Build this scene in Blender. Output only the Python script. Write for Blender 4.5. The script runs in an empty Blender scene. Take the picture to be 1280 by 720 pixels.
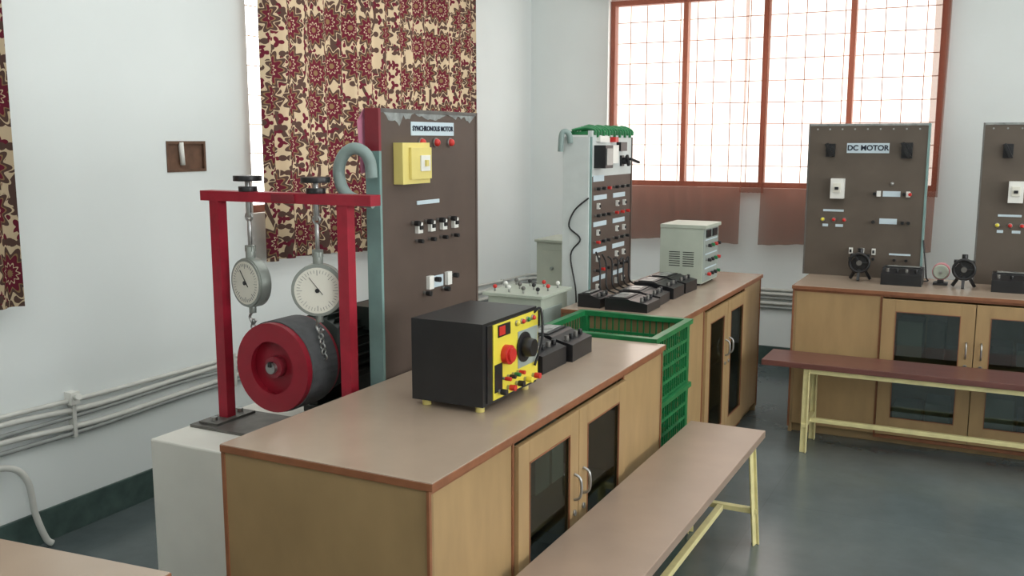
import bpy, bmesh, math, random
from mathutils import Vector, Matrix
random.seed(4)
scene = bpy.context.scene
scene.view_settings.view_transform = 'Standard'

# ------------------------------------------------------------ materials
def lin(c):
    return tuple(((v/255)/12.92 if v/255 <= 0.04045 else ((v/255+0.055)/1.055)**2.4) for v in c) + (1.0,)

def mat(name, rgb, rough=0.5, metal=0.0, var=0.08, scale=12.0, bump=0.0, stretch=None, spec=0.5):
    m = bpy.data.materials.new(name); m.use_nodes = True
    nt = m.node_tree; b = nt.nodes['Principled BSDF']
    b.inputs['Roughness'].default_value = rough
    b.inputs['Metallic'].default_value = metal
    b.inputs['Specular IOR Level'].default_value = spec
    c = lin(rgb)
    tc = nt.nodes.new('ShaderNodeTexCoord'); mp = nt.nodes.new('ShaderNodeMapping')
    if stretch: mp.inputs['Scale'].default_value = stretch
    n = nt.nodes.new('ShaderNodeTexNoise'); n.inputs['Scale'].default_value = scale
    n.inputs['Detail'].default_value = 5
    r = nt.nodes.new('ShaderNodeValToRGB')
    r.color_ramp.elements[0].position = 0.3; r.color_ramp.elements[1].position = 0.7
    r.color_ramp.elements[0].color = tuple(v*(1-var) for v in c[:3])+(1,)
    r.color_ramp.elements[1].color = tuple(min(1, v*(1+var)) for v in c[:3])+(1,)
    L = nt.links
    L.new(tc.outputs['Object'], mp.inputs['Vector']); L.new(mp.outputs['Vector'], n.inputs['Vector'])
    L.new(n.outputs['Fac'], r.inputs['Fac']); L.new(r.outputs['Color'], b.inputs['Base Color'])
    if bump:
        bp = nt.nodes.new('ShaderNodeBump'); bp.inputs['Strength'].default_value = bump
        bp.inputs['Distance'].default_value = 0.01
        L.new(n.outputs['Fac'], bp.inputs['Height']); L.new(bp.outputs['Normal'], b.inputs['Normal'])
    return m

WALL = mat('wall_paint', (224,230,229), 0.75, var=0.03, scale=1.5, bump=0.05)
CEIL = mat('ceiling_paint', (235,235,230), 0.8, var=0.02)
PLINTHM = mat('plinth_whitewash', (228,228,220), 0.7, var=0.06, scale=4)
TAN = mat('tan_laminate', (148,124,88), 0.42, var=0.12, scale=4, stretch=(2,2,1.2))
TANDOOR = mat('door_laminate', (164,136,96), 0.4, var=0.09, scale=6, stretch=(3,3,0.8))
TOPM = mat('counter_laminate', (168,150,132), 0.22, var=0.05, scale=6)
EDGE = mat('edge_strip_redwood', (134,86,58), 0.45, var=0.15, scale=20)
SKIRT = mat('skirting_stone', (66,84,80), 0.35, var=0.3, scale=14)
BROWNP = mat('panel_bakelite', (84,70,62), 0.5, var=0.12, scale=6)
BROWNP2 = mat('panel_bakelite_olive', (90,80,70), 0.5, var=0.12, scale=6)
TEAL = mat('teal_paint', (120,150,146), 0.5, var=0.1)
GREYTUBE = mat('grey_hose', (132,150,146), 0.5, var=0.12)
MAROON = mat('maroon_paint', (128,36,48), 0.4, var=0.1)
RED = mat('frame_red_paint', (156,28,48), 0.4, var=0.14, scale=20)
DRED = mat('drum_red_paint', (142,24,42), 0.42, var=0.1)
STEEL = mat('steel', (170,170,168), 0.3, 0.9, var=0.1)
DSTEEL = mat('dull_steel', (110,108,104), 0.5, 0.5, var=0.2, scale=20)
BELT = mat('brake_belt', (80,82,84), 0.7, var=0.2, scale=30)
BLACK = mat('black_plastic', (26,26,28), 0.38, var=0.2)
BLACKP = mat('black_enamel', (28,28,30), 0.35, var=0.2)
MOTORM = mat('motor_enamel', (40,50,46), 0.45, var=0.2)
WHITE = mat('white_plastic', (228,228,222), 0.4, var=0.03)
SHEETW = mat('painted_sheet', (200,206,204), 0.5, var=0.05)
DIALW = mat('dial_face', (226,224,212), 0.4, var=0.02)
METERW = mat('meter_window', (150,152,148), 0.2, var=0.1)
RIMG = mat('dial_rim', (150,156,150), 0.35, 0.4, var=0.08)
YEL = mat('yellow_plate', (224,208,70), 0.4, var=0.05)
MCBY = mat('yellowed_plastic', (222,206,124), 0.45, var=0.05)
REDP = mat('red_plastic', (196,44,38), 0.35, var=0.06)
GREENP = mat('green_plastic', (30,112,64), 0.35, var=0.2, scale=20)
GREYBOX = mat('grey_metal_case', (176,184,170), 0.45, var=0.05)
GREYF = mat('grey_front_plate', (150,160,154), 0.45, var=0.05)
CREAM = mat('cream_bench_paint', (222,212,156), 0.45, var=0.1, scale=18)
BENCHT = mat('bench_laminate', (152,132,116), 0.32, var=0.06, scale=7)
BENCHR = mat('bench_redwood', (104,66,60), 0.28, var=0.14, scale=7, stretch=(0.6,6,6))
WFRAME = mat('window_frame_paint', (150,98,82), 0.5, var=0.12)
WMULL = mat('window_sash_paled', (186,140,118), 0.5, var=0.08)  # frame brown paled so the window glow seems to wash out inner mullions
GRILL = mat('window_grill_paled', (232,216,188), 0.5, var=0.06)  # cream grill, made paler to imitate bloom swallowing the bars
PVC = mat('pvc_conduit', (205,206,200), 0.45, var=0.06)
CABLEG = mat('grey_cable', (150,154,152), 0.5, var=0.1)
CABLEB = mat('black_cable', (28,28,30), 0.5)
PINK = mat('pink_cloth', (206,130,156), 0.7)
PINKC = mat('pink_coil', (196,126,132), 0.5)
TEXTM = mat('label_ink', (18,30,50), 0.6)
LABEL = mat('label_paper', (196,212,220), 0.5, var=0.03)
WORN = mat('worn_grey', (138,142,140), 0.7, var=0.3, scale=40)
NICHE = mat('niche_wood', (96,68,50), 0.7, var=0.3, scale=18)

def floor_mat():
    m = bpy.data.materials.new('polished_stone_floor'); m.use_nodes = True
    nt = m.node_tree; b = nt.nodes['Principled BSDF']; L = nt.links
    tc = nt.nodes.new('ShaderNodeTexCoord')
    n = nt.nodes.new('ShaderNodeTexNoise'); n.inputs['Scale'].default_value = 1.3; n.inputs['Detail'].default_value = 6
    n.inputs['Roughness'].default_value = 0.6
    r = nt.nodes.new('ShaderNodeValToRGB')
    r.color_ramp.elements[0].position = 0.3; r.color_ramp.elements[0].color = lin((72,82,84))
    r.color_ramp.elements[1].position = 0.7; r.color_ramp.elements[1].color = lin((102,112,114))
    br = nt.nodes.new('ShaderNodeTexBrick'); br.inputs['Scale'].default_value = 1.0
    br.inputs['Brick Width'].default_value = 1.1; br.inputs['Row Height'].default_value = 1.1
    br.offset = 0
    br.inputs['Mortar Size'].default_value = 0.002; br.inputs['Color1'].default_value = (1,1,1,1)
    br.inputs['Color2'].default_value = (0.9,0.91,0.91,1); br.inputs['Mortar'].default_value = (0.85,0.85,0.85,1)
    mx = nt.nodes.new('ShaderNodeMix'); mx.data_type = 'RGBA'; mx.blend_type = 'MULTIPLY'; mx.inputs[0].default_value = 1
    L.new(tc.outputs['Object'], n.inputs['Vector']); L.new(tc.outputs['Object'], br.inputs['Vector'])
    L.new(n.outputs['Fac'], r.inputs['Fac']); L.new(r.outputs['Color'], mx.inputs[6]); L.new(br.outputs['Color'], mx.inputs[7])
    L.new(mx.outputs[2], b.inputs['Base Color'])
    r2 = nt.nodes.new('ShaderNodeMapRange'); r2.inputs['To Min'].default_value = 0.12; r2.inputs['To Max'].default_value = 0.32
    L.new(n.outputs['Fac'], r2.inputs['Value']); L.new(r2.outputs['Result'], b.inputs['Roughness'])
    b.inputs['Specular IOR Level'].default_value = 0.7
    return m
FLOORM = floor_mat()

def glass_mat(name, tint, fac):
    m = bpy.data.materials.new(name); m.use_nodes = True
    nt = m.node_tree; nt.nodes.clear(); L = nt.links
    o = nt.nodes.new('ShaderNodeOutputMaterial'); t = nt.nodes.new('ShaderNodeBsdfTransparent')
    g = nt.nodes.new('ShaderNodeBsdfGlossy'); g.inputs['Roughness'].default_value = 0.04
    g.inputs['Color'].default_value = (0.85,0.9,0.9,1)
    t.inputs['Color'].default_value = tint
    mx = nt.nodes.new('ShaderNodeMixShader'); mx.inputs[0].default_value = fac
    L.new(t.outputs[0], mx.inputs[1]); L.new(g.outputs[0], mx.inputs[2]); L.new(mx.outputs[0], o.inputs[0])
    return m
GLASS = glass_mat('cabinet_glass', (0.55,0.6,0.58,1), 0.10)

def sheer_mat():
    m = bpy.data.materials.new('sheer_brown_fabric'); m.use_nodes = True
    nt = m.node_tree; nt.nodes.clear(); L = nt.links
    o = nt.nodes.new('ShaderNodeOutputMaterial')
    tc = nt.nodes.new('ShaderNodeTexCoord')
    w = nt.nodes.new('ShaderNodeTexNoise'); w.inputs['Scale'].default_value = 5
    mp = nt.nodes.new('ShaderNodeMapping'); mp.inputs['Scale'].default_value = (8,1,0.4)
    L.new(tc.outputs['Object'], mp.inputs[0]); L.new(mp.outputs[0], w.inputs['Vector'])
    rc = nt.nodes.new('ShaderNodeValToRGB')
    rc.color_ramp.elements[0].color = lin((112,62,50)); rc.color_ramp.elements[1].color = lin((148,92,76))
    L.new(w.outputs['Fac'], rc.inputs['Fac'])
    t = nt.nodes.new('ShaderNodeBsdfTransparent'); t.inputs['Color'].default_value = (1,0.95,0.9,1)
    d = nt.nodes.new('ShaderNodeBsdfDiffuse'); tr = nt.nodes.new('ShaderNodeBsdfTranslucent')
    L.new(rc.outputs['Color'], d.inputs['Color']); L.new(rc.outputs['Color'], tr.inputs['Color'])
    m1 = nt.nodes.new('ShaderNodeMixShader'); m1.inputs[0].default_value = 0.35
    m2 = nt.nodes.new('ShaderNodeMixShader'); m2.inputs[0].default_value = 0.36
    L.new(d.outputs[0], m1.inputs[1]); L.new(tr.outputs[0], m1.inputs[2])
    L.new(m1.outputs[0], m2.inputs[1]); L.new(t.outputs[0], m2.inputs[2]); L.new(m2.outputs[0], o.inputs[0])
    return m
SHEER = sheer_mat()

def floral_mat():
    m = bpy.data.materials.new('floral_fabric'); m.use_nodes = True
    nt = m.node_tree; nt.nodes.clear(); L = nt.links; N = nt.nodes.new
    def math_(op, a, b=None, clamp=False):
        n = N('ShaderNodeMath'); n.operation = op; n.use_clamp = clamp
        for i, v in enumerate((a, b)):
            if v is None: continue
            if isinstance(v, (int, float)): n.inputs[i].default_value = v
            else: L.new(v, n.inputs[i])
        return n.outputs[0]
    def mixc(f, a, b):
        n = N('ShaderNodeMix'); n.data_type = 'RGBA'
        L.new(f, n.inputs[0])
        for i, v in ((6, a), (7, b)):
            if isinstance(v, tuple): n.inputs[i].default_value = v
            else: L.new(v, n.inputs[i])
        return n.outputs[2]
    tc = N('ShaderNodeTexCoord'); uv = tc.outputs['UV']
    def motif(scale, petals, r0, r1, rnd, off):
        mp = N('ShaderNodeMapping'); mp.inputs['Location'].default_value = off
        L.new(uv, mp.inputs[0])
        v = N('ShaderNodeTexVoronoi'); v.voronoi_dimensions = '2D'; v.inputs['Scale'].default_value = scale
        v.inputs['Randomness'].default_value = rnd
        L.new(mp.outputs[0], v.inputs['Vector'])
        s = N('ShaderNodeVectorMath'); s.operation = 'SUBTRACT'
        L.new(mp.outputs[0], s.inputs[0]); L.new(v.outputs['Position'], s.inputs[1])
        sp = N('ShaderNodeSeparateXYZ'); L.new(s.outputs[0], sp.inputs[0])
        a = math_('ARCTAN2', sp.outputs[1], sp.outputs[0])
        c = math_('COSINE', math_('MULTIPLY', a, petals))
        rad = math_('ADD', math_('MULTIPLY', c, r1), r0)
        return math_('DIVIDE', v.outputs['Distance'], rad)
    base = lin((188,170,142)); maroon = lin((96,38,50)); brown = lin((82,64,58)); olive = lin((128,104,76))
    w = N('ShaderNodeTexWave'); w.wave_type = 'BANDS'; w.inputs['Scale'].default_value = 2.2
    w.inputs['Distortion'].default_value = 8; w.inputs['Detail'].default_value = 0.5; w.inputs['Detail Scale'].default_value = 1.5
    L.new(uv, w.inputs['Vector'])
    col = mixc(math_('GREATER_THAN', w.outputs['Fac'], 0.93), base, brown)
    q2 = motif(15, 3, 0.29, 0.15, 0.9, (0.3,0.1,0))
    col = mixc(math_('LESS_THAN', q2, 1.0), col, maroon)
    q3 = motif(12, 2, 0.24, 0.16, 0.9, (1.3,2.1,0))
    col = mixc(math_('LESS_THAN', q3, 1.0), col, brown)
    q = motif(4.8, 11, 0.40, 0.07, 0.4, (0,0,0))
    col = mixc(math_('LESS_THAN', q, 1.08), col, base)
    col = mixc(math_('LESS_THAN', q, 1.0), col, brown)
    col = mixc(math_('LESS_THAN', q, 0.80), col, olive)
    col = mixc(math_('LESS_THAN', q, 0.72), col, maroon)
    col = mixc(math_('LESS_THAN', q, 0.42), col, base)
    col = mixc(math_('LESS_THAN', q, 0.36), col, maroon)
    col = mixc(math_('LESS_THAN', q, 0.16), col, olive)
    o = N('ShaderNodeOutputMaterial'); d = N('ShaderNodeBsdfDiffuse'); t = N('ShaderNodeBsdfTranslucent')
    L.new(col, d.inputs['Color']); L.new(col, t.inputs['Color'])
    mx = N('ShaderNodeMixShader'); mx.inputs[0].default_value = 0.2
    L.new(d.outputs[0], mx.inputs[1]); L.new(t.outputs[0], mx.inputs[2]); L.new(mx.outputs[0], o.inputs[0])
    return m
FLORAL = floral_mat()

# ------------------------------------------------------------ mesh builder
class M:
    def __init__(s, name):
        s.name = name; s.bm = bmesh.new(); s.mats = []; s.texts = []
    def mi(s, m):
        if m not in s.mats: s.mats.append(m)
        return s.mats.index(m)
    def box(s, x0, y0, z0, x1, y1, z1, m, rot=None):
        c = Vector(((x0+x1)/2, (y0+y1)/2, (z0+z1)/2))
        mt = Matrix.Translation(c)
        if rot is not None: mt = mt @ rot
        mt = mt @ Matrix.Diagonal((abs(x1-x0), abs(y1-y0), abs(z1-z0), 1))
        r = bmesh.ops.create_cube(s.bm, size=1, matrix=mt)
        i = s.mi(m)
        for f in {f for v in r['verts'] for f in v.link_faces}: f.material_index = i
    def beam(s, p, q, w, h, m):
        p = Vector(p); q = Vector(q); d = q-p; L = d.length
        R = d.to_track_quat('Z', 'Y').to_matrix().to_4x4()
        mt = Matrix.Translation((p+q)/2) @ R @ Matrix.Diagonal((w, h, L, 1))
        r = bmesh.ops.create_cube(s.bm, size=1, matrix=mt); i = s.mi(m)
        for f in {f for v in r['verts'] for f in v.link_faces}: f.material_index = i
    def cyl(s, p, q, r, m, r2=None, seg=24):
        p = Vector(p); q = Vector(q); d = q-p
        R = d.to_track_quat('Z', 'Y').to_matrix().to_4x4()
        res = bmesh.ops.create_cone(s.bm, cap_ends=True, segments=seg, radius1=r, radius2=r if r2 is None else r2,
                                    depth=d.length, matrix=Matrix.Translation((p+q)/2) @ R)
        i = s.mi(m)
        for f in {f for v in res['verts'] for f in v.link_faces}:
            f.material_index = i; f.smooth = len(f.verts) == 4
    def sph(s, c, r, m, sc=(1,1,1)):
        res = bmesh.ops.create_uvsphere(s.bm, u_segments=18, v_segments=10, radius=r,
              matrix=Matrix.Translation(c) @ Matrix.Diagonal((*sc, 1)))
        i = s.mi(m)
        for f in {f for v in res['verts'] for f in v.link_faces}: f.material_index = i; f.smooth = True
    def tube(s, pts, r, m, seg=10, sub=6, closed=False):
        P = [Vector(p) for p in pts]; out = []
        n = len(P)
        rng = n if closed else n-1
        for k in range(rng):
            if closed: a, b, c, d = P[(k-1)%n], P[k], P[(k+1)%n], P[(k+2)%n]
            else: a, b, c, d = P[max(k-1,0)], P[k], P[k+1], P[min(k+2,n-1)]
            for j in range(sub):
                t = j/sub
                out.append(0.5*((2*b)+(-a+c)*t+(2*a-5*b+4*c-d)*t*t+(-a+3*b-3*c+d)*t**3))
        if not closed: out.append(P[-1])
        N = len(out); rings = []
        up = None
        for k in range(N):
            if closed: tg = out[(k+1)%N]-out[(k-1)%N]
            else: tg = out[min(k+1,N-1)]-out[max(k-1,0)]
            tg.normalize()
            if up is None:
                up = tg.orthogonal().normalized()
            up = (up - tg*up.dot(tg)).normalized(); sd = tg.cross(up)
            rings.append([s.bm.verts.new(out[k]+r*(math.cos(2*math.pi*j/seg)*up+math.sin(2*math.pi*j/seg)*sd)) for j in range(seg)])
        i = s.mi(m)
        for k in range(N if closed else N-1):
            A = rings[k]; B = rings[(k+1)%N]
            for j in range(seg):
                f = s.bm.faces.new((A[j], A[(j+1)%seg], B[(j+1)%seg], B[j])); f.material_index = i; f.smooth = True
        if not closed:
            for ring in (rings[0][::-1], rings[-1]):
                f = s.bm.faces.new(ring); f.material_index = i
    def torus(s, c, R, r, m, axis='Y', n=24):
        pts = []
        for k in range(n):
            a = 2*math.pi*k/n; u, v = R*math.cos(a), R*math.sin(a)
            pts.append(Vector(c)+Vector({'Y': (u,0,v), 'X': (0,u,v), 'Z': (u,v,0)}[axis]))
        s.tube(pts, r, m, sub=1, closed=True)
    def lathe(s, c, prof, m, axis='Y', seg=48):
        rings = []
        for k in range(seg):
            a = 2*math.pi*k/seg; row = []
            for (r, h) in prof:
                u, v = r*math.cos(a), r*math.sin(a)
                row.append(s.bm.verts.new(Vector(c)+Vector({'Y': (u,h,v), 'X': (h,u,v), 'Z': (u,v,h)}[axis])))
            rings.append(row)
        i = s.mi(m); n = len(prof)
        for k in range(seg):
            A = rings[k]; B = rings[(k+1)%seg]
            for j in range(n):
                f = s.bm.faces.new((A[j], A[(j+1)%n], B[(j+1)%n], B[j])); f.material_index = i
    def poly(s, pts, ext, m):
        vs = [s.bm.verts.new(p) for p in pts]; ws = [s.bm.verts.new(Vector(p)+Vector(ext)) for p in pts]
        i = s.mi(m); n = len(pts)
        fs = [s.bm.faces.new(vs), s.bm.faces.new(ws[::-1])]
        for k in range(n): fs.append(s.bm.faces.new((vs[k], ws[k], ws[(k+1)%n], vs[(k+1)%n])))
        for f in fs: f.material_index = i
    def text(s, body, x, y, z, size, m):
        s.texts.append((body, x, y, z, size, m))
    def done(s, mtx=None, bevel=0.0):
        if mtx is None: mtx = Matrix.Identity(4)
        bmesh.ops.recalc_face_normals(s.bm, faces=s.bm.faces[:])
        xs = [v.co.x for v in s.bm.verts]; ys = [v.co.y for v in s.bm.verts]; zs = [v.co.z for v in s.bm.verts]
        c = Vector(((min(xs)+max(xs))/2, (min(ys)+max(ys))/2, min(zs)))
        bmesh.ops.translate(s.bm, verts=s.bm.verts[:], vec=-c)
        me = bpy.data.meshes.new(s.name); s.bm.to_mesh(me); s.bm.free()
        for m in s.mats: me.materials.append(m)
        o = bpy.data.objects.new(s.name, me); scene.collection.objects.link(o)
        o.matrix_world = mtx @ Matrix.Translation(c)
        if bevel:
            b = o.modifiers.new('bevel', 'BEVEL'); b.width = bevel; b.segments = 2
            b.limit_method = 'ANGLE'; b.angle_limit = math.radians(50)
        for k, (body, x, y, z, size, m) in enumerate(s.texts):
            cu = bpy.data.curves.new('lettering', 'FONT'); cu.body = body; cu.size = size
            cu.align_x = 'CENTER'; cu.align_y = 'CENTER'; cu.extrude = 0.0006; cu.offset = size*0.03
            cu.materials.append(m)
            t = bpy.data.objects.new('lettering', cu); scene.collection.objects.link(t)
            t.parent = o
            t.matrix_local = Matrix.Translation(Vector((x, y, z))-c) @ Matrix.Rotation(math.pi/2, 4, 'X')
        return o

def FX(X0, Y0, Z0=0, rot=0):   # local front (-y) faces world +X
    return Matrix.Translation((X0, Y0, Z0)) @ Matrix.Rotation(math.pi/2+rot, 4, 'Z')
def FY(X0, Y0, Z0=0):   # local front (-y) faces world -Y
    return Matrix.Translation((X0, Y0, Z0))

# ------------------------------------------------------------ room shell
XL, XR, YB, YF, ZC = -3.25, 3.8, -3.0, 6.7, 3.2
def grid_wall(name, axis, pos, thick, a_cuts, z_cuts, holes, m):
    w = M(name)
    for i in range(len(a_cuts)-1):
        for j in range(len(z_cuts)-1):
            ac = (a_cuts[i]+a_cuts[i+1])/2; zc = (z_cuts[j]+z_cuts[j+1])/2
            if any(h[0] < ac < h[1] and h[2] < zc < h[3] for h in holes): continue
            if axis == 'X': w.box(pos, a_cuts[i], z_cuts[j], pos+thick, a_cuts[i+1], z_cuts[j+1], m)
            else: w.box(a_cuts[i], pos, z_cuts[j], a_cuts[i+1], pos+thick, z_cuts[j+1], m)
    bmesh.ops.remove_doubles(w.bm, verts=w.bm.verts[:], dist=1e-5)
    return w
NY0, NY1, NZ0, NZ1 = 3.07, 3.30, 1.415, 1.55
w = grid_wall('wall_left', 'X', XL, -0.22, [YB, 0.9, 2.1, NY0, NY1, 3.60, 5.72, YF+0.22], [0, 1.2, NZ0, NZ1, 2.5, ZC],
          [(0.9,2.1,1.2,2.5), (3.60,5.72,1.2,2.5), (NY0,NY1,NZ0,NZ1)], WALL)
w.box(XL-0.2, NY0, NZ0, XL-0.1, NY1, NZ1, NICHE)
w.done()
WX0, WX1, WZ0, WZ1 = -2.63, -0.38, 1.23, 2.55
grid_wall('wall_far', 'Y', YF, 0.22, [XL, WX0, WX1, XR], [0, WZ0, WZ1, ZC], [(WX0,WX1,WZ0,WZ1)], WALL).done()
grid_wall('wall_right', 'X', XR, 0.22, [YB, -1, 1.5, 3, 5.5, YF+.22], [0, 1.0, 2.5, ZC], [(-1,1.5,1,2.5), (3,5.5,1,2.5)], WALL).done()
grid_wall('wall_back', 'Y', YB, -0.22, [XL-.22, XR+.22], [0, ZC], [], WALL).done()
f = M('floor'); f.box(XL-.22, YB-.22, -0.1, XR+.22, YF+.22, 0, FLOORM); f.done()
f = M('ceiling'); f.box(XL-.22, YB-.22, ZC, XR+.22, YF+.22, ZC+.1, CEIL); f.done()
b = M('baseboard_left'); b.box(XL, YB, 0, XL+.012, YF, .13, SKIRT); b.done(bevel=.003)
b = M('baseboard_far'); b.box(XL+.012, YF-.012, 0, XR, YF, .13, SKIRT); b.done(bevel=.003)

# niche with wooden box
b = M('wall_niche_box')
b.box(XL-.09, NY0, NZ0, XL+.004, NY0+.012, NZ1, NICHE); b.box(XL-.09, NY1-.012, NZ0, XL+.004, NY1, NZ1, NICHE)
b.box(XL-.09, NY0+.012, NZ0, XL+.004, NY1-.012, NZ0+.012, NICHE); b.box(XL-.09, NY0+.012, NZ1-.012, XL+.004, NY1-.012, NZ1, NICHE)
b.box(XL-.02, NY0+.012, NZ0+.012, XL-.008, NY1-.012, NZ1-.012, NICHE)
b.cyl((XL+.002,3.16,1.445), (XL+.002,3.155,NZ1-.005), .011, WHITE)
b.done()

# windows
def window(name, axis, pos, a0, a1, z0, z1, panes, dirn):
    w = M(name); fw = .035; d0, d1 = pos+.05*dirn, pos+.11*dirn
    def bx(u0, u1, w0, w1, m, e0=d0, e1=d1):
        if axis == 'Y': w.box(u0, min(e0,e1), w0, u1, max(e0,e1), w1, m)
        else: w.box(min(e0,e1), u0, w0, max(e0,e1), u1, w1, m)
    bx(a0, a1, z0, z0+fw, WFRAME); bx(a0, a1, z1-fw, z1, WFRAME)
    for k in range(panes+1):
        c = a0+(a1-a0)*k/panes
        h = fw*.5 if 0 < k < panes else fw
        l = a0 if k == 0 else c-h; r = a1 if k == panes else c+h
        bx(l, r, z0+fw, z1-fw, WMULL if 0 < k < panes else WFRAME)
    n = int((a1-a0)/.12)
    g0, g1 = pos+.13*dirn, pos+.137*dirn
    for k in range(1, n):
        c = a0+(a1-a0)*k/n; bx(c-.0026, c+.0026, z0+.0, z1, GRILL, g0, g1)
    n = int((z1-z0)/.14)
    for k in range(1, n):
        c = z0+(z1-z0)*k/n; bx(a0, a1, c-.0026, c+.0026, GRILL, g0, g1)
    return w.done()
window('window_1', 'Y', YF, WX0, WX1, WZ0, WZ1, 4, 1)
window('window_2', 'X', XL, 3.60, 5.72, 1.2, 2.5, 4, -1)
window('window_3', 'X', XL, 0.9, 2.1, 1.2, 2.5, 2, -1)
window('window_4', 'X', XR, -1, 1.5, 1, 2.5, 4, 1)
window('window_5', 'X', XR, 3, 5.5, 1, 2.5, 4, 1)

# curtains
def curtain(name, axis, pos, a0, a1, z0, z1, folds, amp, m, seed=0, wob=0.0, jag=0.0):
    rnd = random.Random(seed); bm = bmesh.new(); uvl = bm.loops.layers.uv.new('UVMap')
    nx, nz = folds*10, 24; ph = [rnd.uniform(-.5,.5) for _ in range(folds+2)]; am = [rnd.uniform(.6,1.2) for _ in range(folds+2)]
    V = []; U = []
    for i in range(nx+1):
        t = i/nx; k = t*folds; ki = int(k); fr = k-ki
        a = am[ki]*(1-fr)+am[ki+1]*fr; p = ph[ki]*(1-fr)+ph[ki+1]*fr
        off = amp*a*math.sin(2*math.pi*k+p)
        row = []
        for j in range(nz+1):
            s = j/nz
            zz = z0+(z1-z0)*s + jag*(1-s)*math.sin(7*t+seed)
            aa = a0+(a1-a0)*t + wob*math.sin(3*s+5*t)
            o = pos+off*(1-.25*s)
            row.append(bm.verts.new((aa, o, zz) if axis == 'Y' else (o, aa, zz)))
        V.append(row); U.append(t*(a1-a0)*1.3)
    for i in range(nx):
        for j in range(nz):
            f = bm.faces.new((V[i][j], V[i+1][j], V[i+1][j+1], V[i][j+1])); f.smooth = True
            for lp, (ii, jj) in zip(f.loops, ((i,j),(i+1,j),(i+1,j+1),(i,j+1))):
                lp[uvl].uv = (U[ii]+seed, (z0+(z1-z0)*jj/nz))
    me = bpy.data.meshes.new(name); bm.to_mesh(me); bm.free(); me.materials.append(m)
    o = bpy.data.objects.new(name, me); scene.collection.objects.link(o); return o
curtain('floral_curtain', 'X', XL+.11, 3.57, 5.64, .955, 2.592, 15, .026, FLORAL, seed=1, jag=.02)
curtain('floral_curtain', 'X', XL+.10, .8, 2.27, .96, 2.592, 11, .026, FLORAL, seed=3, jag=.01)
curtain('sheer_curtain', 'Y', YF-.12, -2.56, -1.59, .86, 2.562, 9, .022, SHEER, seed=4, wob=.012, jag=.012)
curtain('sheer_curtain', 'Y', YF-.12, -1.47, -.37, .86, 2.562, 10, .022, SHEER, seed=5, wob=.012, jag=.012)
curtain('sheer_curtain', 'Y', YF-.07, -1.62, -1.45, 1.2, 2.562, 5, .02, SHEER, seed=6, wob=.006)
curtain('sheer_curtain', 'Y', YF-.07, -.45, -.36, 1.2, 2.562, 4, .02, SHEER, seed=7, wob=.006)
for nm, ax, p, a0, a1 in (('curtain_rod','X',XL+.10,.7,2.4), ('curtain_rod','X',XL+.10,3.45,5.85), ('curtain_rod','Y',YF-.12,-2.72,-.25)):
    r = M(nm)
    if ax == 'X':
        r.cyl((p,a0,2.61), (p,a1,2.61), .011, STEEL)
        for a in (a0+.03, a1-.03): r.beam((p,a,2.61), (XL,a,2.61), .015, .015, STEEL); r.sph((p,a0 if a<(a0+a1)/2 else a1,2.61), .017, STEEL)
    else:
        r.cyl((a0,p,2.58), (a1,p,2.58), .011, STEEL)
        for a in (a0+.03, a1-.03): r.beam((a,p,2.58), (a,YF,2.58), .015, .015, STEEL); r.sph((a0 if a<(a0+a1)/2 else a1,p,2.58), .017, STEEL)
    r.done()

# conduits along the walls
c = M('wall_cable_run')
for k, (z, r, m) in enumerate(((.40,.010,CABLEG), (.43,.012,PVC), (.465,.009,CABLEG), (.495,.012,PVC), (.525,.010,PVC))):
    rr = random.Random(k); pts = []
    for i in range(18):
        y = -1+ (YF-.03+1)*i/17
        pts.append((XL+.016, y, z+rr.uniform(-.012,.012)+(.01 if i%2 else 0)))
    pts[-1] = (XL+.03, YF-.02, z)
    pts += [(XL+.4+(k*.02), YF-.018, z+rr.uniform(-.01,.01)), (-2.2,YF-.018,z), (-1.2,YF-.018,z+.008), (0,YF-.018,z), (1.5,YF-.018,z), (3.5,YF-.018,z)]
    c.tube(pts, r, m, seg=8, sub=4)
for y in (.5,1.5,2.5,3.4,4.4,5.3,6.2): c.box(XL, y-.008, .385, XL+.030, y+.008, .545, PVC)
for x in (-2.6,-1.5,-.4,.8): c.box(x-.008, YF-.034, .385, x+.008, YF, .545, PVC)
c.box(XL, 2.48, .52, XL+.04, 2.52, .57, WHITE); c.cyl((XL+.04,2.50,.55), (XL+.08,2.485,.56), .012, WHITE)
c.done()
c = M('pvc_pipe')
c.tube([(XL+.03,1.6,.37),(XL+.03,2.05,.365),(XL+.04,2.20,.35),(XL+.05,2.26,.28),(XL+.05,2.28,.15),(XL+.06,2.31,.04),(XL+.07,2.33,.0135)], .0125, PVC)
c.done()

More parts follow.
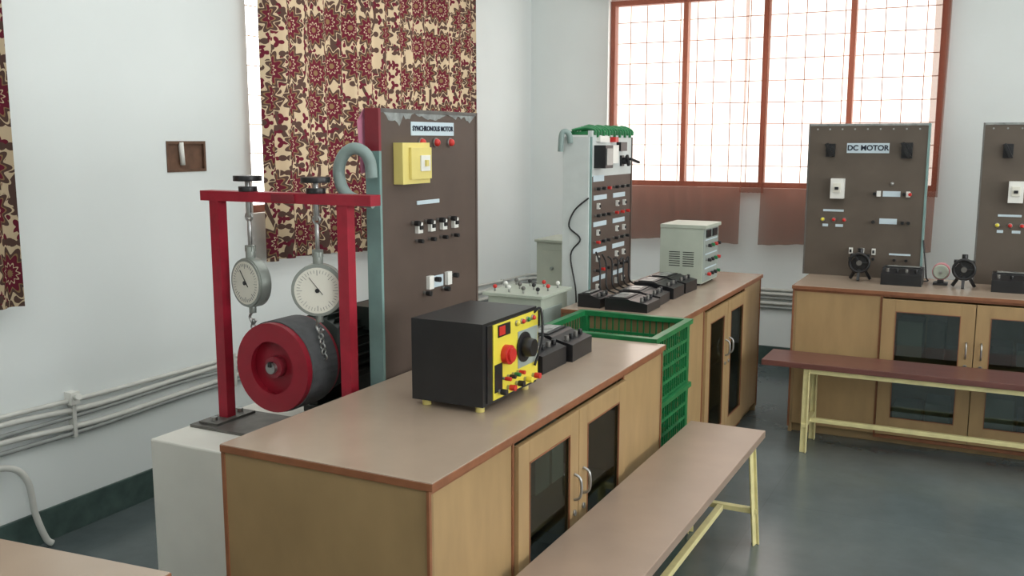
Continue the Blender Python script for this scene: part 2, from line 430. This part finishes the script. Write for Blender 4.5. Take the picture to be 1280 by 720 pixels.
# ------------------------------------------------------------ furniture
def cabinet(name, L, D, H, mtx, contents=0):
    m = M(name); T = .018; w = L/4
    m.box(-.006, -.012, H-.018, L+.006, D, H, TOPM)
    m.box(-.008, -.014, H-.020, L+.008, -.012, H-.002, EDGE)
    for x in (-.008, L+.006): m.box(x, -.012, H-.020, x+.002, D, H-.002, EDGE)
    m.box(0, .0, .0, T, D, H-.018, TAN); m.box(L-T, 0, 0, L, D, H-.018, TAN)
    m.box(T, D-.01, .06, L-T, D, H-.018, TAN)
    m.box(T, .01, .05, L-T, D-.01, .068, TAN)
    m.box(T, .03, 0, L-T, .045, .05, TAN)
    for k in (1, 3): m.box(w*k-.009, .02, .068, w*k+.009, D-.01, H-.018, TAN)
    m.box(w+.009, .05, .42, 3*w-.009, D-.01, .436, TAN)
    for k in (0, 3):
        x0 = T if k == 0 else 3*w+.003
        x1 = w-.003 if k == 0 else L-T
        m.box(x0, 0, .05, x1, .016, H-.018, TANDOOR)
    for x in (0, w, 3*w, L): m.box(x-.005, -.004, .03, x+.005, .004, H-.020, EDGE)
    for x in (0, L): m.box(x-.003, D-.01, .0, x+.003, D+.002, H-.020, EDGE)
    m.box(w, -.004, .03, 3*w, .002, .05, EDGE)
    m.box(0, -.003, H-.032, L, .002, H-.020, EDGE)
    for k in (1, 2):
        x0 = w*k+.007; x1 = w*(k+1)-.007 if k == 2 else w*(k+1)-.002
        if k == 2: x0 = w*k+.002
        z0, z1 = .055, H-.04; fx = .064
        gx0, gx1, gz0, gz1 = x0+fx, x1-fx, z0+.09, z1-.06
        m.box(x0, -.016, z0, gx0, 0, z1, TANDOOR); m.box(gx1, -.016, z0, x1, 0, z1, TANDOOR)
        m.box(gx0, -.016, z0, gx1, 0, gz0, TANDOOR); m.box(gx0, -.016, gz1, gx1, 0, z1, TANDOOR)
        m.box(gx0, -.010, gz0, gx1, -.006, gz1, GLASS)
        for a, b_ in ((gx0, gx0+.004), (gx1-.004, gx1)): m.box(a, -.018, gz0, b_, -.012, gz1, EDGE)
        m.box(gx0, -.018, gz0, gx1, -.012, gz0+.004, EDGE); m.box(gx0, -.018, gz1-.004, gx1, -.012, gz1, EDGE)
        hx = x1-.032 if k == 1 else x0+.032
        m.tube([(hx,-.016,.49),(hx,-.035,.50),(hx,-.040,.53),(hx,-.035,.56),(hx,-.016,.57)], .0045, STEEL, sub=4)
        m.cyl((hx,-.016,.45), (hx,-.022,.45), .009, STEEL)
        rr = random.Random(contents*7+k)
        for lv in (.068, .436):
            x = gx0
            while x < gx1-.06:
                ww = rr.uniform(.07,.14); hh = rr.uniform(.08,.2)
                m.box(x, .16, lv, min(x+ww, x1), .36, lv+hh, rr.choice([GREYBOX, BLACKP, DSTEEL, MOTORM, GREYF]))
                x += ww+.02
    return m.done(mtx, bevel=.0015)

cabinet('lab_cabinet', 1.64, .61, .80, FX(-1.095, 1.74), 1)
cabinet('lab_cabinet', 1.55, .55, .80, FX(-1.2, 3.93), 2)
cabinet('lab_cabinet', 1.75, .57, .80, FY(-.95, 5.15), 3)
cabinet('lab_cabinet', 1.75, .57, .80, FY(.82, 5.15), 4)
cabinet('lab_cabinet', 1.65, 1.1, .80, FX(-1.10, -.50, 0, math.radians(6)), 5)

def bench(name, L, D, H, mtx, topm, legm, inset=.10, splay=.04, brace=True):
    m = M(name)
    m.box(0, 0, H-.028, L, D, H, topm)
    for x, s in ((inset, -1), (L-inset, 1)):
        for y, sy in ((.03, -1), (D-.03, 1)):
            p = (x, y, H-.03); q = (x+s*splay, y+sy*.015, 0)
            m.beam(p, q, .032, .005, legm); m.beam((p[0]-s*.014, p[1], p[2]), (q[0]-s*.014, q[1], q[2]), .005, .032, legm)
        m.beam((x,.02,H-.043), (x,D-.02,H-.043), .028, .028, legm)
        m.beam((x+s*splay*.7,.01,.14), (x+s*splay*.7,D-.01,.14), .028, .020, legm)
    m.beam((inset-.02,D/2,.14), (L-inset+.02,D/2,.14), .024, .022, legm)
    if brace:
        for x, s in ((inset, 1), (L-inset, -1)):
            m.beam((x, D/2, .14), (x+s*.26, D/2, H-.035), .02, .02, legm)
    m.beam((inset,.03,H-.042), (L-inset,.03,H-.042), .024, .024, legm)
    m.beam((inset,D-.03,H-.042), (L-inset,D-.03,H-.042), .024, .024, legm)
    return m.done(mtx, bevel=.002)
bench('wooden_bench', 1.86, .295, .45, FX(-.75, 1.76), BENCHT, CREAM, .09, .06, False)
bench('wooden_bench', 1.9, .28, .46, FY(-1.03, 4.80), BENCHR, CREAM, .22, .0, False)

p = M('motor_plinth'); p.box(-2.35, 2.09, 0, -1.72, 3.3, .62, PLINTHM); p.done(bevel=.006)
p = M('motor_plinth'); p.box(-2.5, 3.62, 0, -1.765, 5.3, .62, PLINTHM); p.done(bevel=.006)

# ------------------------------------------------------------ panel components (local frame, front = -y, z up)
def terminal(m, x, z, col, r=.0075):
    m.cyl((x,0,z), (x,-.012,z), r*.75, STEEL, seg=12); m.cyl((x,-.012,z), (x,-.03,z), r, col, seg=12)
def toggle(m, x, z, s=1):
    m.box(x-.014*s, -.014, z-.024*s, x+.014*s, 0, z+.024*s, WHITE)
    m.box(x-.008*s, -.02, z-.012*s, x+.008*s, -.014, z+.012*s, BLACK)
def rotary(m, x, z, s=1):
    m.box(x-.02*s, -.012, z-.03*s, x+.02*s, 0, z+.03*s, BLACK)
    m.cyl((x,-.012,z), (x,-.03,z), .02*s, BLACK); m.beam((x-.016*s,-.036,z+.03*s), (x+.012*s,-.04,z-.026*s), .014*s, .018, BLACK)
def label(m, x0, z0, x1, z1, body=None, size=.03):
    m.box(x0, -.003, z0, x1, 0, z1, LABEL)
    if body: m.text(body, (x0+x1)/2, -.0042, (z0+z1)/2, size, TEXTM)
def ind(m, x, z, col, r=.014):
    m.cyl((x,0,z), (x,-.008,z), r*1.2, STEEL, seg=16); m.sph((x,-.01,z), r, col, (1,.9,1))

# synchronous motor panel
m = M('synchronous_motor_control_panel'); H = 1.03; W = .62
m.box(.012, 0, 0, W-.012, .018, H-.012, BROWNP)
m.box(0, -.002, 0, .012, .05, H-.13, TEAL); m.box(0, -.002, H-.13, .012, .05, H, MAROON)
m.box(W-.012, -.002, 0, W, .05, H, BROWNP); m.box(0.012, -.002, H-.012, W-.012, .05, H, DSTEEL)
for z in (.2, .7): m.box(.012, .018, z, W-.012, .045, z+.03, DSTEEL)
def worn_patch(x0, x1, ztop, depth, seed):
    r_ = random.Random(seed); n = int((x1-x0)/.012); low = []
    d = depth*.5
    for k in range(n+1):
        d = min(depth, max(.003, d+r_.uniform(-.4,.4)*depth))
        e = min(k, n-k)/3; low.append((x0+(x1-x0)*k/n, -.0012, ztop-d*min(1,e)-.001))
    m.poly(low + [(x1,-.0012,ztop), (x0,-.0012,ztop)], (0,.001,0), WORN)
worn_patch(.03, .20, H-.012, .05, 1); worn_patch(.21, .40, H-.012, .02, 2); worn_patch(.42, .60, H-.012, .035, 3)
zb = .62
label(m, .18, 1.568-zb, .45, 1.612-zb, 'SYNCHRONOUS MOTOR', .0225)
for x in (.237,.327,.42): ind(m, x, 1.545-zb, REDP, .013)
m.box(.08, -.035, 1.415-zb, .24, 0, 1.545-zb, MCBY); m.box(.115, -.045, 1.43-zb, .235, -.035, 1.53-zb, MCBY)
m.box(.165, -.05, 1.455-zb, .22, -.045, 1.505-zb, WHITE); m.box(.185,-.058,1.47-zb,.20,-.05,1.49-zb,MCBY)
label(m, .21, 1.343-zb, .35, 1.356-zb)
for x in (.212,.291,.368,.445):
    m.box(x-.014,-.014,1.25-zb,x+.014,0,1.285-zb,WHITE); m.box(x-.008,-.02,1.262-zb,x+.008,-.014,1.275-zb,BLACK)
    terminal(m, x-.03, 1.285-zb, BLACK, .009); terminal(m, x-.01, 1.225-zb, BLACK, .007)
for x in (.277,.397):
    m.box(x-.014,-.014,1.055-zb,x+.014,0,1.10-zb,WHITE); terminal(m, x-.03, 1.045-zb, BLACK, .009); terminal(m, x+.03, 1.085-zb, BLACK, .009)
label(m, .30, 1.055-zb, .37, 1.095-zb)
m.done(FX(-1.712, 2.46, .62), bevel=.0015)

m = M('pink_cloth')
m.poly([(-1.765,2.50,1.46),(-1.765,2.50,1.64),(-1.768,2.465,1.65),(-1.782,2.45,1.61),(-1.775,2.455,1.45)], (-.004,.004,0), PINK)
m.done()

# middle panel
def mid_panel():
    m = M('motor_control_panel'); H = .98; W = .55; zb = .62
    m.box(0, 0, 0, W, .02, .76, BROWNP); m.box(0, 0, .76, W, .02, H, SHEETW)
    m.box(-.012, -.004, 0, 0, .13, H-.03, TEAL); m.box(W, -.004, 0, W+.012, .13, H-.03, BROWNP)
    m.box(0, .02, H-.02, W, .13, H-.004, GREENP)
    for k in range(15):
        x = .01+k*.037; m.tube([(x-.02,.10,H-.0),(x,.05,H+.012+.006*(k%3)),(x+.02,.0,H+.004),(x+.015,-.006,H-.02-.012*(k%2))], .007, GREENP, seg=6, sub=3)
    m.tube([(-.026,.10,H-.06),(-.03,.105,H-.02),(-.04,.12,H-.005),(-.05,.135,H-.02),(-.052,.14,H-.10)], .014, GREYTUBE)
    m.box(.03,-.06,1.42-zb,.13,0,1.53-zb, BLACKP); m.box(.042,-.064,1.435-zb,.118,-.06,1.515-zb, METERW)
    m.box(.17,-.025,1.44-zb,.30,0,1.53-zb, WHITE); m.box(.33,-.025,1.50-zb,.42,0,1.545-zb,BLACKP)
    m.box(.06,-.02,1.545-zb,.18,0,1.575-zb,WHITE); m.box(.24,-.03,1.545-zb,.28,0,1.57-zb,REDP)
    rotary(m, .40, 1.45-zb, .9); m.beam((.40,-.05,1.46-zb),(.48,-.07,1.44-zb),.012,.012,BLACK)
    ind(m,.235,1.48-zb,REDP,.01)
    label(m,.02,1.355-zb,.16,1.385-zb)
    for r, z in enumerate((1.30,1.17,1.04,.90)):
        label(m,.03,z-.035-zb,.20,z-.012-zb); label(m,.29,z-.035-zb,.46,z-.012-zb)
        for x in (.05,.12,.19,.30,.38,.46): terminal(m, x, z-zb+.02, [BLACK,BLACK,BLACK,REDP][(r+int(x*100))%4], .008)
        for x in (.08,.34,.44): toggle(m, x, z-.065-zb, .6)
    m.box(-.024,.004,0,-.012,.14,.95,SHEETW)
    m.tube([(-.03,.0,.66),(-.034,.07,.60),(-.034,.10,.52),(-.034,.04,.46),(-.034,.09,.38),(-.034,.06,.2),(-.034,.06,.006)],.004,CABLEB,seg=6)
    return m.done(FX(-1.768, 4.31, .62), bevel=.0015)
mid_panel()

def dc_panel(name, X0, text, wire=False):
    m = M(name); H = .845; W = .61
    m.box(0, 0, 0, W, .02, H-.012, BROWNP2)
    m.box(0, -.003, H-.012, W, .05, H, WORN)
    m.box(-.008,-.003,0,0,.05,H,DSTEEL); m.box(W,-.003,0,W+.010,.05,H,TEAL)
    m.box(.02,.02,0,.05,.05,H-.02,DSTEEL); m.box(W-.05,.02,0,W-.02,.05,H-.02,DSTEEL)
    for k in range(9): m.cyl((.04+k*.066,0,H-.03),(.04+k*.066,-.003,H-.03),.005,STEEL,seg=8)
    zb = .8
    label(m,.200,1.485-zb,.42,1.539-zb,text,.040)
    rotary(m,.115,1.50-zb,1.2); rotary(m,.51,1.50-zb,1.4)
    m.box(.13,-.05,1.235-zb,.20,0,1.345-zb,WHITE); m.box(.145,-.058,1.27-zb,.185,-.05,1.32-zb,DIALW); m.box(.155,-.07,1.285-zb,.175,-.058,1.30-zb,BLACK)
    for x in (.36,.51,.54): terminal(m,x,1.265-zb,BLACK if x<.52 else REDP,.009)
    m.box(.37,-.02,1.25-zb,.39,0,1.28-zb,WHITE); m.box(.52,-.02,1.25-zb,.54,0,1.28-zb,WHITE); ind(m,.445,1.32-zb,STEEL,.008)
    label(m,.40,1.25-zb,.49,1.28-zb)
    for x in (.09,.15,.205): ind(m,x,1.115-zb,REDP if x>.1 else YEL,.010)
    label(m,.09,1.16-zb,.2,1.172-zb); label(m,.09,1.075-zb,.12,1.09-zb); label(m,.16,1.075-zb,.2,1.09-zb)
    label(m,.39,1.10-zb,.48,1.13-zb)
    for x in (.36,.51,.54): terminal(m,x,1.11-zb,BLACK,.009)
    for x in (.25,.31,.37): toggle(m,x,.945-zb,.7)
    for x in (.25,.31,.37,.48,.54): terminal(m,x,.905-zb,BLACK,.008)
    label(m,.45,.93-zb,.56,.94-zb)
    if wire: m.tube([(.62,-.01,.22),(.64,-.05,.10),(.65,-.08,.03),(.66,-.09,.012),(.62,-.10,.008)],.004,CABLEB,seg=6)
    return m.done(FY(X0, 5.62, .80), bevel=.0015)
dc_panel('dc_motor_control_panel', -.985, 'DC MOTOR', True)
dc_panel('dc_motor_control_panel', -.105, 'DC MOTOR')
dc_panel('dc_motor_control_panel', .85, 'DC MOTOR')

# ------------------------------------------------------------ brake rig
m = M('brake_test_rig')
FYc = 2.35; xl, xr = -2.27, -1.76
m.box(-2.33, 2.24, .62, -1.74, 2.46, .630, DSTEEL); m.box(-2.31, 2.26, .630, -2.23, 2.44, .638, DSTEEL)
for x in (xl, xr):
    m.box(x-.019, FYc-.019, .638 if x == xl else .630, x+.019, FYc+.019, 1.36, RED)
    for s in (-1,1): m.cyl((x,FYc+s*.06,.630), (x,FYc+s*.06,.65), .011, STEEL, seg=6)
m.box(xl-.05, FYc-.026, 1.36, xr+.11, FYc+.026, 1.392, RED)
m.box(-2.02,FYc-.032,1.365,-1.93,FYc-.026,1.388,MAROON)
cx, cz = -2.0, .848; y0, y1 = 2.27, 2.43
m.lathe((cx, y0, cz), [(.142,0),(.142,.16),(.128,.16),(.128,.05),(.098,.05),(.084,0.0)], DRED)
m.lathe((cx, y0, cz), [(.146,.022),(.146,.145),(.1415,.145),(.1415,.022)], BELT)
m.cyl((cx,y0+.032,cz), (cx,y0+.055,cz), .13, DRED, seg=40)
m.cyl((cx,y0+.005,cz), (cx,y0+.04,cz), .034, MAROON); m.cyl((cx,y0-.008,cz), (cx,y0+.17,cz), .018, STEEL); m.box(cx-.006,y0-.012,cz+.004,cx+.006,y0,cz+.02,BLACK)
def dial(m, x, z, yaw, r):
    R = Matrix.Rotation(yaw, 4, 'Z'); base = Matrix.Translation((x, FYc, z)) @ R
    def P(a, b, c): return base @ Vector((a, b, c))
    m.cyl(P(0,.018,0), P(0,-.018,0), r, RIMG, seg=36)
    m.cyl(P(0,-.018,0), P(0,-.024,0), r*.97, RIMG, seg=36); m.cyl(P(0,-.0242,0), P(0,-.0255,0), r*.87, DIALW, seg=36)
    for k in range(40):
        a = 2*math.pi*k/40; l = .80 if k % 5 else .70
        m.beam(P(r*.66*math.sin(a)*l/.8,-.026,r*.66*math.cos(a)*l/.8), P(r*.78*math.sin(a),-.026,r*.78*math.cos(a)), .0012, .0008, TEXTM)
    m.beam(P(r*.2,-.027,-r*.15), P(-r*.3,-.027,r*.5), .003, .001, BLACK); m.cyl(P(0,-.026,0), P(0,-.030,0), .007, BLACK, seg=10)
    m.cyl(P(0,0,r*.9), P(0,0,r+.035), .016, RIMG, seg=12)
    m.cyl(P(0,0,-r*.9), P(0,0,-r-.02), .012, RIMG, seg=12)
for x, r, zc, yaw in ((-2.14,.080,1.10,-.22), (-1.87,.082,1.095,.5)):
    dial(m, x, zc, yaw, r)
    m.box(x-.014,FYc-.010,zc+r+.02,x+.014,FYc+.010,1.22,RIMG)
    m.cyl((x,FYc,1.22), (x,FYc,1.30), .007, STEEL, seg=10)
    m.torus((x,FYc,1.312), .013, .004, STEEL, 'Y', 12)
    m.cyl((x,FYc,1.31), (x,FYc,1.43), .009, STEEL, seg=12)
    m.cyl((x,FYc,1.392), (x,FYc,1.408), .03, BLACK, seg=20); m.cyl((x,FYc,1.425), (x,FYc,1.442), .045, BLACK, seg=24)
    zt = zc-r-.015
    m.tube([(x,FYc,zt),(x-.014,FYc,zt-.02),(x,FYc,zt-.04),(x+.012,FYc,zt-.028)], .0045, STEEL, seg=6, sub=4)
    tx = cx+(-.145 if x < cx else .145)
    zz = zt-.035; k = 0
    while zz > cz+.02:
        m.torus((x+(tx-x)*min(1,k*.2), FYc, zz), .009, .0028, STEEL, 'Y' if k % 2 else 'X', 10); zz -= .016; k += 1
m.tube([(-1.722,2.435,1.44),(-1.723,2.43,1.485),(-1.735,2.42,1.515),(-1.763,2.41,1.528),(-1.795,2.405,1.515),(-1.815,2.40,1.48),(-1.818,2.40,1.44),(-1.802,2.40,1.40),(-1.765,2.40,1.375),(-1.70,2.41,1.365)], .0185, GREYTUBE, seg=14)
m.done(bevel=.0015)

m = M('induction_motor')
my0, my1, mr = 2.50, 2.98, .118; mz = cz
m.cyl((cx,2.445,mz), (cx,my0,mz), .02, STEEL); m.cyl((cx,my0,mz), (cx,my1,mz), mr, MOTORM, seg=36)
m.cyl((cx,my0-.03,mz), (cx,my0,mz), .085, MOTORM, r2=mr+.008, seg=36); m.cyl((cx,my1,mz), (cx,my1+.05,mz), mr+.008, MOTORM, r2=.09, seg=36)
for k in range(28):
    a = 2*math.pi*k/28
    if math.sin(a) < -.75: continue
    d = Vector((math.cos(a), 0, math.sin(a)))
    c_ = Vector((cx, (my0+my1)/2, mz))+d*(mr+.006)
    R = Matrix.Rotation(-a, 4, 'Y')
    m.box(c_.x-.012, my0+.02, c_.z-.002, c_.x+.012, my1-.02, c_.z+.002, MOTORM, rot=R)
m.box(cx-.12, 2.56, .62, cx+.12, 2.92, .645, MOTORM)
for sx in (-1,1): m.box(cx+sx*.085-.02, 2.57, .64, cx+sx*.085+.02, 2.91, .80, MOTORM)
m.box(cx+.04, 2.62, mz+.07, cx+.17, 2.78, mz+.15, MOTORM)
m.tube([(cx+.17,2.7,mz+.11),(cx+.20,2.68,mz+.08),(cx+.21,2.66,mz-.05),(cx+.22,2.64,.63)],.008,CABLEB)
m.done(bevel=.002)

# ------------------------------------------------------------ variac on front cabinet
m = M('variac_power_supply'); W, D, H = .34, .235, .235
for x in (.03, W-.03):
    for y in (.03, D-.03): m.cyl((x,y,0), (x,y,.02), .013, MCBY, seg=12)
m.box(0, .004, .02, W, D, .02+H, BLACKP); m.box(.02,-.0,.028,W,.004,.012+H,BLACKP)
m.box(.05,-.003,.03,W-.004,.001,.01+H,YEL)
m.box(.20,-.005,.09,W-.01,-.001,.20,GREYF)
m.cyl((.12,-.003,.15),(.12,-.022,.15),.028,REDP,seg=28); m.cyl((.12,-.022,.15),(.12,-.03,.15),.020,REDP,seg=28)
m.cyl((.235,-.005,.15),(.235,-.010,.15),.045,BLACK,seg=32); m.cyl((.235,-.010,.15),(.235,-.04,.15),.030,BLACK,r2=.026,seg=16)
m.box(.075,-.005,.205,.15,-.001,.24,BLACK); m.box(.08,-.007,.21,.115,-.004,.235,REDP)
m.box(.055,-.005,.05,.10,-.001,.13,BLACK)
for k in range(4): ind(m,.19+k*.035,.228,[YEL,REDP,GREENP,REDP][k],.007)
for k in range(5): terminal(m,.08+k*.055,.05,[BLACK,REDP,BLACK,YEL,REDP][k],.009)
for k in range(4): terminal(m,.105+k*.03,.083,[REDP,BLACK,GREENP,REDP][k],.006)
m.tube([(.31,-.002,.24),(.32,-.02,.25),(.32,-.025,.16),(.30,-.01,.08)],.004,CABLEB)
m.done(FX(-1.235, 2.255, .80), bevel=.002)

def meter(X0, Y0, Z0, W=.18, D=.17, H=.085, facing='X', name='analog_bench_meter', rot=0):
    m = M(name)
    prof = [(0,0),(D,0),(D,H),(D*.45,H),(D*.40,H*.93),(0,H*.7)]
    m.poly([(0,y,z) for y, z in prof], (W,0,0), BLACKP)
    m.box(.012,D*.50,H,W-.012,D-.016,H+.004,BLACK); m.box(.022,D*.58,H+.004,W-.022,D-.028,H+.0055,METERW)
    m.beam((W/2,D*.60,H+.0062),(W*.35,D*.80,H+.0062),.002,.001,BLACK)
    for k in range(4): m.cyl((.03+k*(W-.06)/3,D*.18,H*.75),(.03+k*(W-.06)/3,D*.18,H*.75+.022),.008,BLACK if k%2 else DSTEEL,seg=12)
    mt = FX(X0,Y0,Z0) if facing == 'X' else FY(X0,Y0,Z0)
    return m.done(mt @ Matrix.Rotation(rot,4,'Z'), bevel=.003)
meter(-1.29, 2.75, .80, .19, .19, .085); meter(-1.275, 2.96, .80, .19, .19, .085, rot=.04)
meter(-1.36, 3.98, .80, .18, .2, .055); meter(-1.37, 4.19, .80, .17, .2, .06, rot=.05); meter(-1.37, 4.39, .80, .17, .2, .075); meter(-1.37, 4.59, .80, .17, .2, .075, rot=-.04)
meter(-.545, 5.36, .80, .20, .17, .085, 'Y'); meter(-.02, 5.34, .80, .24, .18, .085, 'Y'); meter(.9, 5.34, .80, .2, .17, .085, 'Y')
meter(-1.59, 4.00, .80, .15, .11, .06)

m = M('patch_cables')
for k in range(6):
    y = 4.30+k*.08
    m.tube([(-1.735,y,1.02-k*.02),(-1.72,y+.02,.95),(-1.70,y-.02,.84),(-1.67,y+.03,.806),(-1.63,y-.02,.806),(-1.60,y,.81)], .0045, CABLEB, seg=6)
m.done()

m = M('dc_power_supply'); W, D, H = .29, .235, .30
for x in (.03, W-.03):
    for y in (.03, D-.03): m.cyl((x,y,0), (x,y,.012), .012, BLACK, seg=12)
m.box(0,.004,.012,W,D,.012+H,GREYBOX); m.box(.006,0,.02,W-.006,.004,.004+H,GREYF)
m.box(-.004,-.012,H-.0,W+.004,D,H+.018,GREYBOX)
for c_ in range(2):
    for r_ in range(7): m.box(-.002,.05+c_*.075,.10+r_*.012,.0,.11+c_*.075,.104+r_*.012,BLACK)
for c_ in range(4):
    for r_ in range(3): terminal(m,.05+c_*.06,.06+r_*.075,[REDP,BLACK,BLACK,GREENP][(c_+r_)%4],.009)
m.box(.04,-.005,.25,.13,-.0,.29,BLACK); m.box(.16,-.005,.25,.25,-.0,.29,BLACK)
for r_ in range(3): label(m,.03,.085+r_*.075,.25,.092+r_*.075)
m.done(FX(-1.365, 4.87, .80), bevel=.003)

m = M('three_phase_transformer')
m.box(-2.08,3.84,.62,-1.81,4.13,.85,GREYBOX); m.box(-2.10,3.82,.85,-1.795,4.15,.865,GREYBOX)
for i in range(4):
    for j in range(3):
        x, y = -2.06+i*.073, 3.87+j*.11; m.cyl((x,y,.865),(x,y,.885),.005,STEEL,seg=8); m.sph((x,y,.888),.010,[REDP,WHITE,DSTEEL,BLACK][(i+j)%4])
m.box(-1.81,3.86,.68,-1.805,4.06,.80,GREYF)
for k in range(6): m.box(-1.98+k*.03,3.834,.68,-1.965+k*.03,3.84,.80,BLACK)
m.done(bevel=.003)
m = M('grey_instrument_case')
m.box(-2.34,4.90,.62,-2.04,5.2,.985,GREYBOX); m.box(-2.35,4.89,.985,-2.03,5.21,1.0,GREYBOX)
m.box(-2.30,4.894,.70,-2.08,4.90,.94,GREYBOX)
for k in range(2): m.cyl((-2.24+k*.08,4.894,.84),(-2.24+k*.08,4.88,.84),.010,GREYF,seg=12)
m.done(bevel=.003)

def crate(x0, y0, z0, x1, y1, z1):
    m = M('green_plastic_crate'); t = .008
    m.box(x0-.012,y0-.012,z1-.02,x1+.012,y0+.018,z1,GREENP); m.box(x0-.012,y1-.018,z1-.02,x1+.012,y1+.012,z1,GREENP)
    m.box(x0-.012,y0+.018,z1-.02,x0+.018,y1-.018,z1,GREENP); m.box(x1-.018,y0+.018,z1-.02,x1+.012,y1-.018,z1,GREENP)
    for z in (z0, z0+.06, z0+.12, z0+.18):
        h = .012
        m.box(x0,y0,z,x1,y0+t,z+h,GREENP); m.box(x0,y1-t,z,x1,y1,z+h,GREENP)
        m.box(x0,y0,z,x0+t,y1,z+h,GREENP); m.box(x1-t,y0,z,x1,y1,z+h,GREENP)
    n = int((x1-x0)/.028)
    for k in range(n+1):
        x = x0+(x1-x0-.006)*k/n
        m.box(x,y0+.001,z0,x+.006,y0+t-.002,z1-.02,GREENP); m.box(x,y1-t+.002,z0,x+.006,y1-.001,z1-.02,GREENP); m.box(x,y0,z0+.001,x+.006,y1,z0+.006,GREENP)
    n = int((y1-y0)/.028)
    for k in range(n+1):
        y = y0+(y1-y0-.006)*k/n
        m.box(x0+.001,y,z0,x0+t-.002,y+.006,z1-.02,GREENP); m.box(x1-t+.002,y,z0,x1-.001,y+.006,z1-.02,GREENP); m.box(x0,y,z0+.002,x1,y+.006,z0+.007,GREENP)
    for x in (x0,x1-.03):
        for y in (y0,y1-.03): m.box(x-.001,y-.001,z0,x+.031,y+.031,z1-.02,GREENP)
    return m.done()
for k in range(3): crate(-1.62, 3.415, k*.271, -1.135, 3.87, k*.271+.27)

def starter(x, y):
    m = M('hand_wheel_starter')
    for a in (0.5, 2.6, 4.7): m.beam((x,y,.90),(x+.06*math.cos(a),y+.06*math.sin(a),.806),.014,.014,BLACK)
    m.cyl((x,y+.03,.89),(x,y-.03,.89),.045,BLACK); m.torus((x,y-.035,.90),.05,.008,BLACK,'Y',20)
    for k in range(3):
        a = k*2.09; m.beam((x,y-.035,.90),(x+.05*math.cos(a),y-.035,.90+.05*math.sin(a)),.01,.008,BLACK)
    m.cyl((x,y,.92),(x,y,.975),.014,BLACK); m.cyl((x,y-.03,.90),(x,y-.05,.90),.014,DSTEEL)
    m.box(x-.05,y-.02,.93,x+.05,y+.02,.945,BLACK)
    return m.done(bevel=.001)
starter(-.665, 5.47); starter(-.15, 5.42)
# small motor with pink winding
m = M('small_demonstration_motor')
sx, sy = -.262, 5.50
m.box(sx-.035,sy-.03,.80,sx+.035,sy+.05,.812,BLACKP); m.box(sx-.015,sy-.02,.812,sx+.015,sy+.04,.83,BLACKP)
m.cyl((sx,sy-.02,.87),(sx,sy+.05,.87),.043,PINKC,seg=28); m.cyl((sx,sy-.035,.87),(sx,sy-.02,.87),.034,GREYBOX,r2=.04,seg=28)
m.cyl((sx,sy-.05,.87),(sx,sy+.07,.87),.007,STEEL,seg=12)
m.done(bevel=.001)

# ------------------------------------------------------------ light
wd = bpy.data.worlds.new('sky_daylight'); scene.world = wd; wd.use_nodes = True
nt = wd.node_tree; bg = nt.nodes['Background']; bg.inputs['Strength'].default_value = 5.5
bg.inputs['Color'].default_value = (1.0, 0.99, 0.96, 1)
def area(name, loc, rot, sx, sy, power, col=(1,1,1), portal=False):
    l = bpy.data.lights.new(name, 'AREA'); l.shape = 'RECTANGLE'; l.size = sx; l.size_y = sy; l.energy = power; l.color = col
    if portal: l.cycles.is_portal = True
    o = bpy.data.objects.new(name, l); scene.collection.objects.link(o); o.location = loc; o.rotation_euler = rot; return o
R = math.radians
area('window_portal', ((WX0+WX1)/2, YF+.2, 1.9), (R(-90),0,0), WX1-WX0, 1.35, 1, portal=True)
area('window_portal', (XL-.2, 4.66, 1.85), (0,R(-90),0), 1.3, 2.1, 1, portal=True)
area('window_daylight', (XR-.05, .3, 1.8), (0,R(90),0), 1.4, 2.4, 55, (0.95,0.99,1))
area('window_daylight', (XR-.05, 4.2, 1.8), (0,R(90),0), 1.4, 2.4, 46, (0.95,0.99,1))
area('ceiling_fill_light', (-.5, 3.6, 3.15), (0,0,0), 4.5, 4.0, 60, (.98,1,.99))  # added soft fill below the unseen ceiling, no tube fixture behind it
area('ceiling_fill_light', (0, -.6, 3.15), (0,0,0), 4.0, 2.5, 48, (.98,1,.99))  # second added fill, over the camera end of the room

cam = bpy.data.cameras.new('camera'); co = bpy.data.objects.new('camera', cam); scene.collection.objects.link(co)
cam.sensor_width = 36; cam.lens = 33.75; cam.clip_start = .02
co.location = (0,0,1.55); co.rotation_euler = (R(81.3),0,R(27)); scene.camera = co
